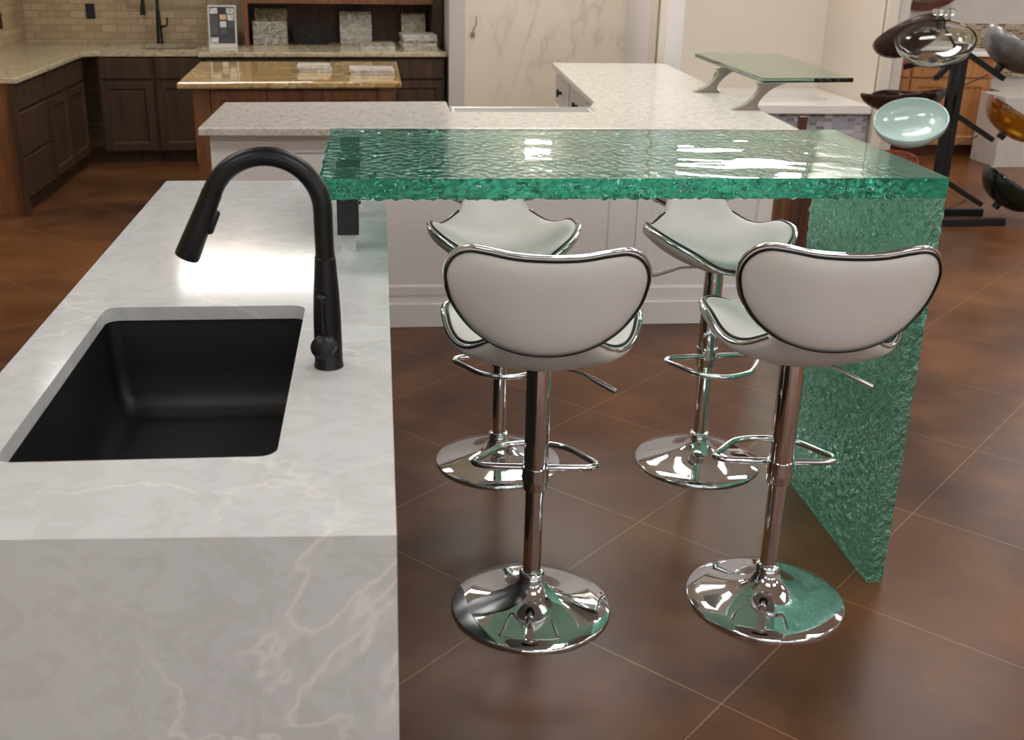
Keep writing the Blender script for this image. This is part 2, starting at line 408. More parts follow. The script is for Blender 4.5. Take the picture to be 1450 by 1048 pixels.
# ceiling lamps (all over the shop)
lamp = None; i = 0
LP = [(x, y) for y in (-3.6, -1.1, 1.4, 4.1) for x in (-1.5, .9, 3.3, 5.7)]+[(-1.13, 7.97), (1.1, 6.0), (3.0, 6.3), (5.7, 6.9)]
LP[LP.index((-1.5, 4.1))] = (-1.5, 5.3)
for x, y in LP:
    if True:
        m = MB(); m.box(x-.62, x+.62, y-.32, y-.29, ZC-.035, ZC-.002); m.box(x-.62, x+.62, y+.29, y+.32, ZC-.035, ZC-.002)
        m.box(x-.62, x-.59, y-.29, y+.29, ZC-.035, ZC-.002); m.box(x+.59, x+.62, y-.29, y+.29, ZC-.035, ZC-.002)
        t = thing('ceiling_light', 'white framed rectangular light panel on the shop ceiling', 'ceiling light', (x, y, ZC), 0, 'ceiling light panels')
        m.build('frame', 'white_paint', t)
        MB().box(x-.59, x+.59, y-.29, y+.29, ZC-.022, ZC-.008).build('diffuser', 'lamp_diffuser_front' if y < -3 else ('lamp_diffuser_middle' if x > 0 else 'lamp_diffuser') if y < 0 else 'lamp_diffuser' if y < 3 else 'lamp_diffuser_rear', t)

# frosted daylight window high over the bathtub, small lamp in the shower
m = MB(); m.box(2.55, 3.80, 8.33, 8.359, 2.46, 2.50); m.box(2.55, 3.80, 8.33, 8.359, 2.68, 2.72); m.box(2.55, 2.59, 8.33, 8.359, 2.50, 2.68); m.box(3.76, 3.80, 8.33, 8.359, 2.50, 2.68)
w4 = struct(m.build('window_4', 'white_paint')); struct(MB().box(2.59, 3.76, 8.345, 8.355, 2.50, 2.68).build('window_5', 'daylight_pane'))
t = thing('wall_lamp', 'bright wall lamp high in the marble shower display', 'lamp', (1.2, 7.49, 2.0))
MB().box(1.12, 1.34, 7.475, 7.499, 2.16, 2.26).build('mount', 'taupe_metal', t); MB().box(1.13, 1.33, 7.44, 7.474, 2.17, 2.25).build('shade', 'shower_lamp', t)

# ================================================================ QUARTZ ISLAND
ZT = .915; IW, IL = .7077, 2.3466; fa = math.tan(R(2.2))
t = thing('quartz_worktop', 'pale grey veined quartz waterfall worktop with an undermount sink cutout', 'worktop', (-.35, 1.1, ZT-.03))
hole = rrect(-.604, -.181, .255, 1.012, .028)
slab_hole(m := MB(), (-IW, 0, .0, IL), hole, ZT-.03, ZT)
def skew(p):
    k = max(0, 1-(p.y/.22)); return Vector((p.x, p.y-p.x*fa*k, p.z))
m.v = [skew(p) for p in m.v]
m.build('top_slab', 'quartz', t)
m = MB(); m.prism([(-IW, IW*fa), (0, 0), (0, .03), (-IW, .03+IW*fa)], 0, ZT-.0302)
m.build('waterfall_panel', 'quartz', t)
t = thing('island_cabinet', 'white cabinet body under the quartz worktop', 'cabinet', (-.35, 1.2, 0))
for nm, (x0, x1, y0, y1, z0, z1) in {'side_panel': (-.04, -.02, .06, IL-.02, .0, ZT-.032), 'back_panel': (-IW+.02, -.04, IL-.04, IL-.02, 0, ZT-.032)}.items():
    MB().box(x0, x1, y0, y1, z0, z1).build(nm, 'espresso_panel', t)
MB().box(-IW+.06, -IW+.08, .10, IL-.04, .10, ZT-.032).build('carcass_front', 'white_paint', t)
MB().box(-IW+.10, -.04, .10, IL-.04, .0, .10).build('plinth', 'black_steel', t)
for k in range(4):
    y0 = .12+k*.545; d = MB().box(-IW+.04, -IW+.06, y0, y0+.53, .12, ZT-.04).build('door', 'white_paint', t, bevel=.002)
    MB().tube([(-IW+.02, y0+.47, .70), (-IW+.02, y0+.47, .82)], .005, 8).build('handle', 'black_metal', d)
# sink
t = thing('kitchen_sink', 'matt black rectangular undermount sink set in the quartz worktop', 'sink', (-.39, .63, .64))
def basin(mb, x0, x1, y0, y1, zt, zb, r, inset, th=.008, nr=6):
    rings = [(0, zt), (inset*.3, zt-(zt-zb)*.5), (inset*.55, zb+.045), (inset*.7+.006, zb+.022), (inset*.7+.020, zb+.006), (inset*.7+.04, zb)]
    vs = []; n = None
    for d, z in rings:
        p = rrect(x0+d, x1-d, y0+d, y1-d, max(r, .01)); n = len(p); vs += [(a, b, z) for a, b in p]
    fs = [(i*n+k, (i)*n+(k+1) % n, (i+1)*n+(k+1) % n, (i+1)*n+k) for i in range(len(rings)-1) for k in range(n)]
    fs = [f[::-1] for f in fs]; fs.append(tuple((len(rings)-1)*n+k for k in range(n)))
    o = len(vs)
    for d, z in [(-.022, zt), (-.022, zt-th), (-th, zt-th), (-th, zb-th)]:
        vs += [(a, b, z) for a, b in rrect(x0+d, x1-d, y0+d, y1-d, r+.005)]
    for i in range(3): fs += [(o+i*n+k, o+i*n+(k+1) % n, o+(i+1)*n+(k+1) % n, o+(i+1)*n+k) for k in range(n)]
    fs += [(k, (k+1) % n, o+(k+1) % n, o+k) for k in range(n)]
    fs.append(tuple(o+3*n+k for k in range(n))[::-1])
    mb.add(vs, fs, True); return mb
basin(MB(), -.612, -.173, .244, 1.026, ZT-.0305, .672, .03, .03).build('basin', 'black_granite_sink', t)
MB().lathe([(.0, 0), (.034, 0), (.042, .002), (.044, .004), (.046, .003), (.046, .0)][::-1], (-.39, .62, .6735), 32).build('drain', 'black_steel', t)

# ---- faucet
FX, FY = -.116, .641
t = thing('kitchen_faucet', 'matt black pull-down gooseneck faucet standing behind the undermount sink', 'faucet', (FX, FY, ZT))
MB().lathe([(.0275, 0), (.0275, .004), (.0262, .006), (.0258, .05), (.025, .10), (.0235, .14), (.0212, .175), (.0192, .205), (.0190, .2098), (.0182, .2103), (.0182, .213)], (FX, FY, ZT), 40).build('body', 'black_metal', t)
pth = [(FX, FY, ZT+.212), (FX-.0005, FY, 1.16), (FX-.001, FY, 1.19)]
cx, cz, rr = -.2155, 1.2085, .0985
for a in range(0, 157, 6): pth.append((cx+rr*math.cos(R(a)), FY, cz+rr*math.sin(R(a))))
MB().tube(pth, .0172, 20).build('spout', 'black_metal', t)
p0 = Vector(pth[-1]); d = (Vector((-.3605, FY, 1.127))-p0).normalized(); L = (Vector((-.3605, FY, 1.127))-p0).length
h = MB().tube([p0, p0+d*.004, p0+d*.0041, p0+d*.03, p0+d*(L*.6), p0+d*(L-.004), p0+d*L], [.0172, .0172, .0182, .0184, .0205, .0225, .0215], 24).build('spray_head', 'black_metal', t)
side = Vector((-d.z, 0, d.x)); side = side if side.x > 0 else -side
q = p0+d*.056+side*.019
m = MB(); m.tube([q-d*.024, q-d*.02, q+d*.018, q+d*.022], [.004, .0075, .0085, .004], 10); m.build('spray_button', 'black_steel', h)
k0 = Vector((FX-.004, FY-.018, .962))
kd = Vector((-.12, -.93, .22)).normalized()
MB().tube([k0, k0+kd*.012, k0+kd*.0125, k0+kd*.036, k0+kd*.038], [.0225, .0225, .0215, .0212, .0195], 28).build('valve_knob', 'black_metal', t)
lv = MB(); kk = k0+kd*.018+Vector((.0, 0, .012)); top = Vector((FX-.008, FY-.034, 1.056))
lv.tube([kk, kk.lerp(top, .5), top], [.0055, .005, .005], 12); lv.tube([top+Vector((0, .006, 0)), top+Vector((0, -.006, .0)), top+Vector((0, -.008, 0))], [.0082, .0082, .006], 16)
lv.build('lever', 'black_metal', t)

# ================================================================ GREEN GLASS BAR
def lattice_box(x0, x1, y0, y1, z0, z1, h, disp):
    nx, ny, nz = [max(1, round((b-a)/h)) for a, b in ((x0, x1), (y0, y1), (z0, z1))]
    idx = {}; vs = []; fs = []
    def V(i, j, k):
        key = (i, j, k)
        if key not in idx:
            p = Vector((x0+(x1-x0)*i/nx, y0+(y1-y0)*j/ny, z0+(z1-z0)*k/nz))
            idx[key] = len(vs); vs.append(p+disp(p, i == 0, i == nx, j == 0, j == ny, k == 0, k == nz))
        return idx[key]
    for i in range(nx):
        for j in range(ny):
            fs.append((V(i,j,0), V(i,j+1,0), V(i+1,j+1,0), V(i+1,j,0))); fs.append((V(i,j,nz), V(i+1,j,nz), V(i+1,j+1,nz), V(i,j+1,nz)))
    for i in range(nx):
        for k in range(nz):
            fs.append((V(i,0,k), V(i+1,0,k), V(i+1,0,k+1), V(i,0,k+1))); fs.append((V(i,ny,k), V(i,ny,k+1), V(i+1,ny,k+1), V(i+1,ny,k)))
    for j in range(ny):
        for k in range(nz):
            fs.append((V(0,j,k), V(0,j,k+1), V(0,j+1,k+1), V(0,j+1,k))); fs.append((V(nx,j,k), V(nx,j+1,k), V(nx,j+1,k+1), V(nx,j,k+1)))
    m = MB(); m.add(vs, fs, True); return m
nz_ = noise.noise
GX0, GX1, GY0, GY1, GT, GTH = -.155, 1.366, 1.259, 1.989, 1.142, .0505
def d_top(p, xa, xb, ya, yb, za, zb):
    o = Vector((0,0,0)); right = p.x > 1.29
    if zb:
        f = min(1, max(0, (p.x-.28)/.3))   # the wide ripples sit right of the bracket end
        o.z += (.0015*nz_(Vector((p.x*5, p.y*9, 3)))+.0002*nz_(Vector((p.x*14, p.y*20, 7))))*f*min(1,max(.15,(1.36-p.x)/.2)) - .0006
        if f < 1: o.z += .00012*(1-f)*nz_(Vector((p.x*60, p.y*60, 1)))
    pad = -.145 < p.x < -.055 and (1.445 < p.y < 1.54 or 1.795 < p.y < 1.89)
    if za and not right and not pad: o.z += (.005*nz_(Vector((p.x*75, p.y*30, 2)))+.0025*nz_(Vector((p.x*100, p.y*60, 9))))*(1 if min(p.y-GY0, GY1-p.y) < .02 else .33)
    if (ya or yb) and not zb:
        a = 0 if p.x > 1.30 else 1
        s = -1 if ya else 1
        o.y += s*a*(.013*abs(nz_(Vector((p.x*34+p.z*20, p.z*60, 5))))-.004+.005*nz_(Vector((p.x*80, p.z*90, 8))))
    if (ya or yb): o.y += .002*nz_(Vector((p.x*24, 3, p.z*20)))*(0 if p.x > 1.3 else 1)
    if xa: o.x += .007*nz_(Vector((p.y*40, p.z*40, 4)))+.003*nz_(Vector((p.y*110, p.z*90, 6)))
    return o
def d_leg(p, xa, xb, ya, yb, za, zb):
    o = Vector((0,0,0))
    if (xa or xb) and not (za or zb):
        s = -1 if xa else 1
        o.x += s*(.008*nz_(Vector((1, p.y*45, p.z*38)))+.005*nz_(Vector((5, p.y*95, p.z*80))))*(1 if xa else .3)
        if xa and p.y < GY0+.035: o.x *= .2
    if (ya or yb) and not (za or zb): o.y += .002*nz_(Vector((p.x*30, 4, p.z*30)))+(.004*nz_(Vector((3, 4, p.z*60))) if yb else 0)
    return o
t = thing('glass_bar_table', 'thick green cast glass bar table with chiselled edge and a waterfall glass leg', 'table', (.6, 1.62, 0))
lattice_box(GX0, GX1, GY0, GY1, GT-GTH, GT, .005, d_top).build('table_top', 'green_glass_top', t)
lattice_box(GX1-.0475, GX1, GY0, GY1, .001, GT-GTH-.001, .0055, d_leg).build('glass_leg', 'green_glass_leg', t, label='textured green glass end panel standing on the floor')
# steel stand-offs carrying the glass on the worktop
for y0, lab in ((1.455, 'black square steel standoff on worktop, nearer the front edge of the glass'), (1.805, 'black square steel standoff on worktop, under the rear edge of the glass')):
    t = thing('support_block', lab, 'support', (-.1, y0+.035, ZT), 0, 'steel standoffs under the glass bar')
    MB().box(-.126, -.072, y0, y0+.075, .957, GT-GTH-.0003).build('block', 'black_steel', t, bevel=.002)
    MB().box(-.118, -.080, y0+.012, y0+.063, ZT+.0002, .9568).build('foot', 'quartz', t, label='pale foot')

# ================================================================ BAR STOOLS
def make_pad(outline, fmap, center, top_h, bot_h, rings=9, p=4, e=.5, fi=.966):
    N = len(outline); C = Vector(center); mb = MB(); vt = []; vb = []
    def nrm(x, s):
        q = .002; a = fmap(x+q, s)-fmap(x-q, s); b = fmap(x, s+q)-fmap(x, s-q); return a.cross(b).normalized()
    for i in range(1, rings+1):
        r = math.sin(i/rings*PI/2)
        for q in outline:
            x, s = C.x+(q.x-C.x)*r, C.y+(q.y-C.y)*r; P = fmap(x, s); n = nrm(x, s)
            k = (1-r**p)
            vt.append(P+n*top_h*(k**e)); vb.append(P-n*bot_h*(k**e))
    c = fmap(C.x, C.y); n = nrm(C.x, C.y)
    vs = [c+n*top_h]+vt; fs = [(0, 1+k, 1+(k+1) % N) for k in range(N)]
    for i in range(rings-1): fs += [(1+i*N+k, 1+(i+1)*N+k, 1+(i+1)*N+(k+1) % N, 1+i*N+(k+1) % N) for k in range(N)]
    o = len(vs); vs += [c-n*bot_h]+vb
    fs += [(o, o+1+(k+1) % N, o+1+k) for k in range(N)]
    for i in range(rings-1): fs += [(o+1+i*N+k, o+1+i*N+(k+1) % N, o+1+(i+1)*N+(k+1) % N, o+1+(i+1)*N+k) for k in range(N)]
    mb.add(vs, fs, True)
    edge = [fmap(q.x, q.y) for q in outline]
    ins = [(fmap(C.x+(q.x-C.x)*fi, C.y+(q.y-C.y)*fi), nrm(C.x+(q.x-C.x)*fi, C.y+(q.y-C.y)*fi)) for q in outline]
    return mb, edge, ins
def mirror(half): return half+[(-x, s) for x, s in half[::-1] if abs(x) > 1e-6]
SP = catmull([(.214, .728, 0), (.188, .742, 0), (.12, .735, 0), (.04, .728, 0), (-.04, .730, 0), (-.10, .745, 0), (-.15, .774, 0), (-.19, .813, 0), (-.225, .862, 0), (-.250, .92, 0)], 8)
SL = [0]
for a, b in zip(SP, SP[1:]): SL.append(SL[-1]+(b-a).length)
TOT = SL[-1]
def seat_map(x, s):
    s = max(-.02, min(TOT+.02, s)); i = 0
    while i < len(SL)-2 and SL[i+1] < s: i += 1
    t = (s-SL[i])/(SL[i+1]-SL[i]); p = SP[i].lerp(SP[i+1], t)
    g = 1 if s < .24 else max(0, 1-(s-.24)/.21); g = g*g*(3-2*g)
    lift = .102*(abs(x)/.24)**1.9*g
    return Vector((-x*(1+.0*g), p.x, p.y+lift))     # mirrored x keeps the normal pointing up
def back_map(x, z):
    zz = min(1.1, max(.78, z)); d = .262+.22*(zz-.82)+.1*(zz-.82)**2
    return Vector((x, -(d+.014)+.060*(x/.22)**2, z))
def make_stool():
    t = thing('bar_stool', '', 'bar stool', (0,0,0), 0, 'white and chrome bar stools around the glass bar', world=False)
    # base and column
    MB().lathe([(.2114, 0), (.2114, .006), (.208, .009), (.17, .016), (.12, .028), (.075, .045), (.047, .065), (.034, .085), (.031, .092)], n=72).build('base', 'chrome', t)
    MB().lathe([(.033, .088), (.034, .094), (.031, .099), (.034, .104), (.0315, .110), (.0255, .113)], n=40).build('collar', 'chrome', t)
    MB().lathe([(.0238, .105), (.0238, .372)], n=40).build('lower_column', 'chrome', t)
    MB().lathe([(.024, .352), (.0305, .354), (.0312, .357), (.0312, .70)], n=48).build('upper_column', 'chrome', t)
    MB().lathe([(.075, .712), (.075, .704), (.04, .697), (.033, .688)][::-1], n=32).build('seat_plate', 'black_steel', t)
    # D-shaped foot ring: straight bar at the column, arc ahead of it
    hw = .155
    pts = catmull([(-.02, .016, .405), (-.10, .016, .405), (-hw+.012, .022, .405), (-hw-.004, .045, .404), (-hw+.02, .085, .402), (-.09, .150, .398), (-.04, .176, .396), (0, .182, .395), (.04, .176, .396), (.09, .150, .398), (hw-.02, .085, .402), (hw+.004, .045, .404), (hw-.012, .022, .405), (.10, .016, .405), (.02, .016, .405)], 5)
    f = MB().tube([(p.x, p.y+.018, p.z-.008) for p in pts], .0085, 12).build('footrest', 'chrome', t)
    MB().lathe([(.0345, -.018), (.0345, .018)], (0,0,.398), 32).build('clamp', 'chrome', f)
    # height lever
    a = Vector((.03, .0, .693)); b = Vector((.105, -.028, .683)); c = Vector((.185, -.06, .650))
    l = MB().tube([a, b, b.lerp(c, .3)], .0045, 10).build('lever', 'steel_rod', t)
    MB().tube([b.lerp(c, .25), c, c+(c-b)*.02], [.0068, .0074, .005], 12).build('lever_grip', 'steel_rod', l)
    # seat pad with neck
    half = [(0, 0), (.07, .004), (.13, .022), (.18, .06), (.215, .11), (.235, .165), (.238, .21), (.235, .25), (.222, .305), (.200, .352), (.170, .395), (.140, .430), (.113, .460), (.092, TOT-.03), (.075, TOT-.006), (.04, TOT), (0, TOT)]
    ol = catmull([(x, s, 0) for x, s in mirror(half)], 4, True)
    mb, edge, ins = make_pad(ol, seat_map, (0, .20, 0), .026, .030, 11, 7, .42, .984)
    s_ = mb.build('seat', 'white_vinyl', t, label='white vinyl saddle seat with upturned sides')
    e = [p for p, q in zip(edge, ol) if q.y < TOT-.10]
    k0 = next(i for i, q in enumerate(ol) if q.y >= TOT-.10); k1 = len(ol)-next(i for i, q in enumerate(ol[::-1]) if q.y >= TOT-.10)
    loop = edge[k1:]+edge[:k0]; il = ins[k1:]+ins[:k0]
    MB().tube(loop, .0054, 8).build('trim', 'chrome', s_, label='chrome edge tube')
    MB().tube([p+n*.0105 for p, n in il], .0040, 6).build('piping', 'piping', s_)
    # back pad
    half = [(0, 1.056), (.07, 1.058), (.13, 1.066), (.172, 1.066), (.203, 1.045), (.219, 1.005), (.212, .955), (.195, .918), (.169, .884), (.14, .860), (.105, .840), (.055, .825), (0, .820)]
    ol = catmull([(x, s, 0) for x, s in mirror(half)], 5, True)
    mb, edge, ins = make_pad(ol, back_map, (0, .945, 0), .024, .030)
    b_ = mb.build('backrest', 'white_vinyl', t, label='white vinyl kidney-shaped backrest')
    MB().tube(edge, .0054, 8, closed=True).build('trim', 'chrome', b_, label='chrome edge tube')
    for sgn in (1, -1): MB().tube([p+n*sgn*.0105 for p, n in ins], .0036, 6, closed=True).build('piping', 'piping', b_)
    return t
stool = make_stool()
S = [((.3657, 1.2053), -6.5, 'white vinyl bar stool in front on the left, beside the quartz island end'),
     ((1.0075, 1.2038), -6, 'white vinyl bar stool in front on the right, beside the textured glass leg'),
     ((.3676, 2.0945), 183, 'white vinyl bar stool behind the glass bar, left one, mostly hidden by the front stool'),
     ((1.0525, 2.0588), 184, 'white vinyl bar stool behind the glass bar, right one, with lever showing at its left')]
for i, ((x, y), a, lab) in enumerate(S):
    o = stool if i == 0 else copy_tree(stool)
    o.location = (x, y, .0); o.rotation_euler.z = R(a); o['label'] = lab

# ================================================================ WHITE PENINSULA
def panel_front(mb, x0, x1, y, z0, z1, st=.06, d=.012, rail=None, fr=None, outer=.004):
    """Framed door/panel lying in the x-z plane facing -y: frame, sunk field with a bevel."""
    rl = rail or st
    a = [(x0, z0), (x1, z0), (x1, z1), (x0, z1)]; b = [(x0+st, z0+rl), (x1-st, z0+rl), (x1-st, z1-rl), (x0+st, z1-rl)]
    g = .012; c = [(x0+st+g, z0+rl+g), (x1-st-g, z0+rl+g), (x1-st-g, z1-rl-g), (x0+st+g, z1-rl-g)]
    vs = [(p[0], y, p[1]) for p in a]+[(p[0], y, p[1]) for p in b]+[(p[0], y+d, p[1]) for p in c]+[(p[0], y+.02, p[1]) for p in a]
    if fr: vs = [fr(v) for v in vs]
    fs = [(i, (i+1) % 4, 4+(i+1) % 4, 4+i) for i in range(4)]+[(4+i, 4+(i+1) % 4, 8+(i+1) % 4, 8+i) for i in range(4)]+[(8,9,10,11)]+[(12+i, 12+(i+1) % 4, (i+1) % 4, i) for i in range(4)]+[(15,14,13,12)]
    mb.add(vs, fs); return mb
t = thing('granite_worktop', 'speckled white granite L-shaped worktop on the white cabinets', 'worktop', (.5, 4, .88))
MB().prism([(-.77, 3.43), (1.81, 3.43), (1.885, 6.16), (1.12, 6.16), (1.055, 4.30), (1.0, 4.10), (1.0, 3.92), (.313, 3.92), (.313, 4.27), (-.757, 4.20)], ZT-.036, ZT).build('granite_slab', 'white_granite', t, bevel=.008, seg=3)
tag(t, None)
t = thing('peninsula_cabinet', 'long white panelled cabinet back with baseboard, behind the bar stools', 'cabinet', (.2, 3.6, 0))
m = MB(); m.box(-.735, .25, 3.535, 4.14, 0, ZT-.037); m.box(.25, 1.05, 3.535, 3.66, 0, ZT-.037); m.box(1.05, 1.128, 3.535, 4.05, 0, ZT-.037); m.build('carcass', 'white_paint', t)
panel_front(MB(), -.735, 1.128, 3.515, .112, ZT-.037, .045, .004).build('face_frame', 'white_paint', t)
panel_front(MB(), -.69, 1.080, 3.511, .150, .838, .075, .010, .04).build('panel', 'white_paint', t)
MB().box(-.745, 1.130, 3.500, 3.533, 0, .112).build('baseboard', 'white_paint', t, bevel=.004)
t = thing('peninsula_end_cabinet', 'white panelled cabinet at the right end, under the granite corner', 'cabinet', (1.45, 3.6, 0))
MB().box(1.134, 1.75, 3.535, 4.05, 0, ZT-.037).build('carcass', 'white_paint', t)
panel_front(MB(), 1.130, 1.753, 3.512, .112, ZT-.037, .062, .010).build('panel', 'white_paint', t)
MB().box(1.1305, 1.758, 3.500, 3.533, 0, .112).build('baseboard', 'white_paint', t, bevel=.004)
t = thing('vanity_cabinet', 'white drawer cabinet with dark knobs, running back under the granite', 'cabinet', (1.45, 5, 0))
MB().box(1.17, 1.79, 4.32, 6.10, .0, ZT-.037).build('carcass', 'white_paint', t)
for k in range(3):
    y0 = 4.44+k*.61 if k else 4.43
    dd = MB().box(1.155, 1.169, y0, y0+.56, .66, .85).build('drawer', 'white_paint', t, bevel=.003)
    MB().lathe([(0, .0), (.010, 0), (.010, .016), (.026, .022), (.026, .032), (.0, .036)], M4=Matrix.Translation((1.155, y0+.28, .745)) @ Matrix.Rotation(R(-90), 4, 'Y'), n=16).build('knob', 'black_metal', dd)
    MB().box(1.155, 1.169, y0, y0+.56, .12, .64).build('door', 'white_paint', t, bevel=.003)
t = thing('farmhouse_sink', 'white apron-front sink set in the back of the granite worktop', 'sink', (.65, 3.9, .66))
m = MB(); basin(m, .337, .978, 3.70, 4.07, ZT-.038, .69, .03, .02, .012); m.build('basin', 'white_sink', t)
m = MB(); m.box(.318, .996, 4.075, 4.105, .66, ZT-.002); m.box(.318, .335, 3.925, 4.075, ZT-.032, ZT-.002); m.box(.98, .996, 3.925, 4.075, ZT-.032, ZT-.002); m.build('apron', 'white_sink', t, bevel=.006, seg=3)

# raised glass shelf on two slanting posts
t = thing('glass_shelf', 'raised clear green-edged glass shelf above the granite worktop', 'shelf', (2.05, 4.6, ZT))
MB().prism([(1.815, 3.99), (2.285, 4.045), (2.335, 5.285), (1.82, 5.24)], 1.045, 1.066).build('shelf_pane', 'shelf_glass', t, bevel=.002)
for (y, x0) in ((4.02, 1.70), (4.68, 1.69)):
    cr = []
    for k in range(15):
        u = k/14; z = ZT+.001+(1.0445-ZT-.0015)*u; xc = x0+.05+.11*u+.012*math.sin(u*PI)*0; w = .020+.045*(2*u-1)**4*1.0+.010*abs(2*u-1)
        cr.append((xc-.0, w, z))
    vs = []; fs = []
    for xc, w, z in cr: vs += [(xc-w, y-.022, z), (xc+w, y-.022, z), (xc+w, y+.022, z), (xc-w, y+.022, z)]
    for k in range(len(cr)-1): fs += [(k*4+i, k*4+(i+1) % 4, (k+1)*4+(i+1) % 4, (k+1)*4+i) for i in range(4)]
    fs += [(0,1,2,3), tuple(len(vs)-4+i for i in range(4))]
    MB().add(vs, fs).build('post', 'taupe_metal', t, bevel=.002)
# little white soap tray at the tub and shower hook
o = MB(); o.lathe([(.018, 0), (.018, .01), (.010, .012), (.010, .03), (.014, .034), (0, .036)], M4=Matrix.Translation((.700, 7.4995, .985)) @ Matrix.Rotation(R(90), 4, 'X'), n=16)
o.tube(catmull([(.700, 7.466, .99), (.705, 7.462, 1.03), (.722, 7.462, 1.05), (.726, 7.462, 1.12)], 5), .004, 8)
tag(o.build('shower_valve', 'taupe_metal'), 'small metal shower fitting on the beige marble panel', 'shower fitting')

# brown timber stand beyond the peninsula
t = thing('wooden_stand', 'brown wooden stand on the floor beyond the white cabinets, seen beside the glass leg', 'stand', (2.25, 4.75, 0))
MB().box(2.185, 2.225, 4.42, 4.46, 0, .822).build('post', 'red_wood', t, bevel=.002)
MB().box(2.095, 2.184, 4.42, 4.44, 0, .56).build('side_board', 'mid_wood', t, bevel=.002)
MB().box(2.245, 2.305, 4.42, 4.48, 0, .62).build('post', 'red_wood', t, bevel=.003)
MB().box(2.2252, 2.2448, 4.43, 4.45, .50, .58).build('rail', 'red_wood', t)

# ================================================================ GOLD GRANITE ISLAND
t = thing('gold_granite_worktop', 'polished gold and brown granite worktop on the brown wooden island', 'worktop', (-.5, 6, .825))
MB().prism([(-1.185, 5.40), (.117, 5.52), (.105, 6.70), (-1.225, 6.58)], .822, .86).build('granite_slab', 'gold_granite', t, bevel=.012, seg=3)
t = thing('wooden_island_cabinet', 'brown wooden island cabinet with three panels under gold granite', 'cabinet', (-.5, 6, 0))
MB().prism([(-1.10, 5.52), (.06, 5.61), (.05, 6.58), (-1.12, 6.50)], 0, .821).build('carcass', 'mid_wood', t)
def G(p):  # frame of the island front
    a = math.atan2(.09, 1.16); return Vector((-1.10+p[0]*math.cos(a)-p[1]*math.sin(a), 5.52+p[0]*math.sin(a)+p[1]*math.cos(a), p[2]))
MB().box(-.015, .085, -.025, .0, 0, .82, G).build('corner_post', 'mid_wood', t, bevel=.004)
MB().box(1.075, 1.175, -.025, .0, 0, .82, G).build('corner_post', 'mid_wood', t, bevel=.004)
for k in range(3): panel_front(MB(), .09+k*.328, .09+k*.328+.322, -.021, .10, .80, .055, .010, None, G).build('panel', 'mid_wood', t)

# ================================================================ KITCHEN RUN
def drawer(parent, x0, x1, z0, z1, fr, y=-.02):
    d = MB().box(x0, x1, y-.002, y+.018, z0, z1, fr); d = d.build('drawer', 'dark_wood', parent, bevel=.006, seg=2); return d
def K2(x, y, z): return K((x, y, z))
def base_unit(fr, x0, x1, yf, depth, h, nd, name_label, loc, doors=1, group='dark wooden base cabinets in the kitchen display', kick=.09):
    t = thing('base_cabinet', name_label, 'cabinet', loc, 0, None)
    m = MB()
    if 'corner, left of two' in name_label or 'left of the gold' in name_label: m.box(x0, x1, yf, yf+depth, kick, .725, fr); m.box(x0, x1, yf, yf+.02, .7252, h, fr)
    else: m.box(x0, x1, yf, yf+depth, kick, h, fr)
    m.build('carcass', 'dark_wood', t)
    MB().box(x0, x1, yf+.05, yf+depth, 0, kick, fr).build('plinth', 'dark_wood', t)
    if nd == 3:
        for a, b in ((h-.165, h-.015), (h-.44, h-.18), (kick+.015, h-.455)): drawer(t, x0+.012, x1-.012, a, b, fr, yf-.017)
    else:
        n = nd
        w = (x1-x0)/n
        for i in range(n):
            drawer(t, x0+w*i+.012, x0+w*(i+1)-.012, h-.165, h-.015, fr, yf-.017)
            panel_front(MB(), x0+w*i+.012, x0+w*(i+1)-.012, yf-.019, kick+.015, h-.18, .055, .010, None, fr).build('door', 'dark_wood', t)
    return t
# left run: local frame with x along +Y of the room, facing +X
def LR(p): return Vector((-2.22-p[1], p[0], p[2]))
HB = KZ-.035
base_unit(LR, 5.78, 6.40, 0, .575, HB, 3, 'dark wooden cabinet with three drawers, nearest in the left run', (-2.5, 6.1, 0))
base_unit(LR, 6.405, 6.92, 0, .575, HB, 1, 'dark wooden cabinet with one drawer and door, middle of the left run', (-2.5, 6.7, 0))
base_unit(LR, 6.925, 7.40, 0, .575, HB, 1, 'dark wooden cabinet with one drawer and door, next to the kitchen corner', (-2.5, 7.2, 0))
t = thing('cabinet_end_panel', 'dark wooden end panel closing the left cabinet run', 'cabinet panel', (-2.5, 5.77, 0))
MB().box(XL+.003, -2.205, 5.755, 5.778, 0, HB).build('panel', 'mid_wood', t, bevel=.002)
MB().box(-2.235, -2.200, 5.735, 5.754, 0, HB).build('stile', 'dark_wood', t)
YK = -.772
base_unit(K, .62, 1.02, YK, .76, HB, 1, 'dark wooden sink cabinet in the kitchen corner, left of two', K((.8, -.4, 0)))
base_unit(K, 1.025, 1.40, YK, .76, HB, 1, 'dark wooden cabinet in the kitchen back run, left of the gold granite island', K((1.2, -.4, 0)))
labs = ['dark wooden cabinet under the sample board, behind the gold granite island', 'dark wooden cabinet under the two left stone samples', 'dark wooden cabinet under the middle of the sample hutch', 'dark wooden cabinet at the right end of the kitchen run']
for k in range(4): base_unit(K, 1.405+k*.457, 1.405+k*.457+.452, -.84, .82, HB, 1, labs[k], K((1.6+k*.46, -.4, 0)))
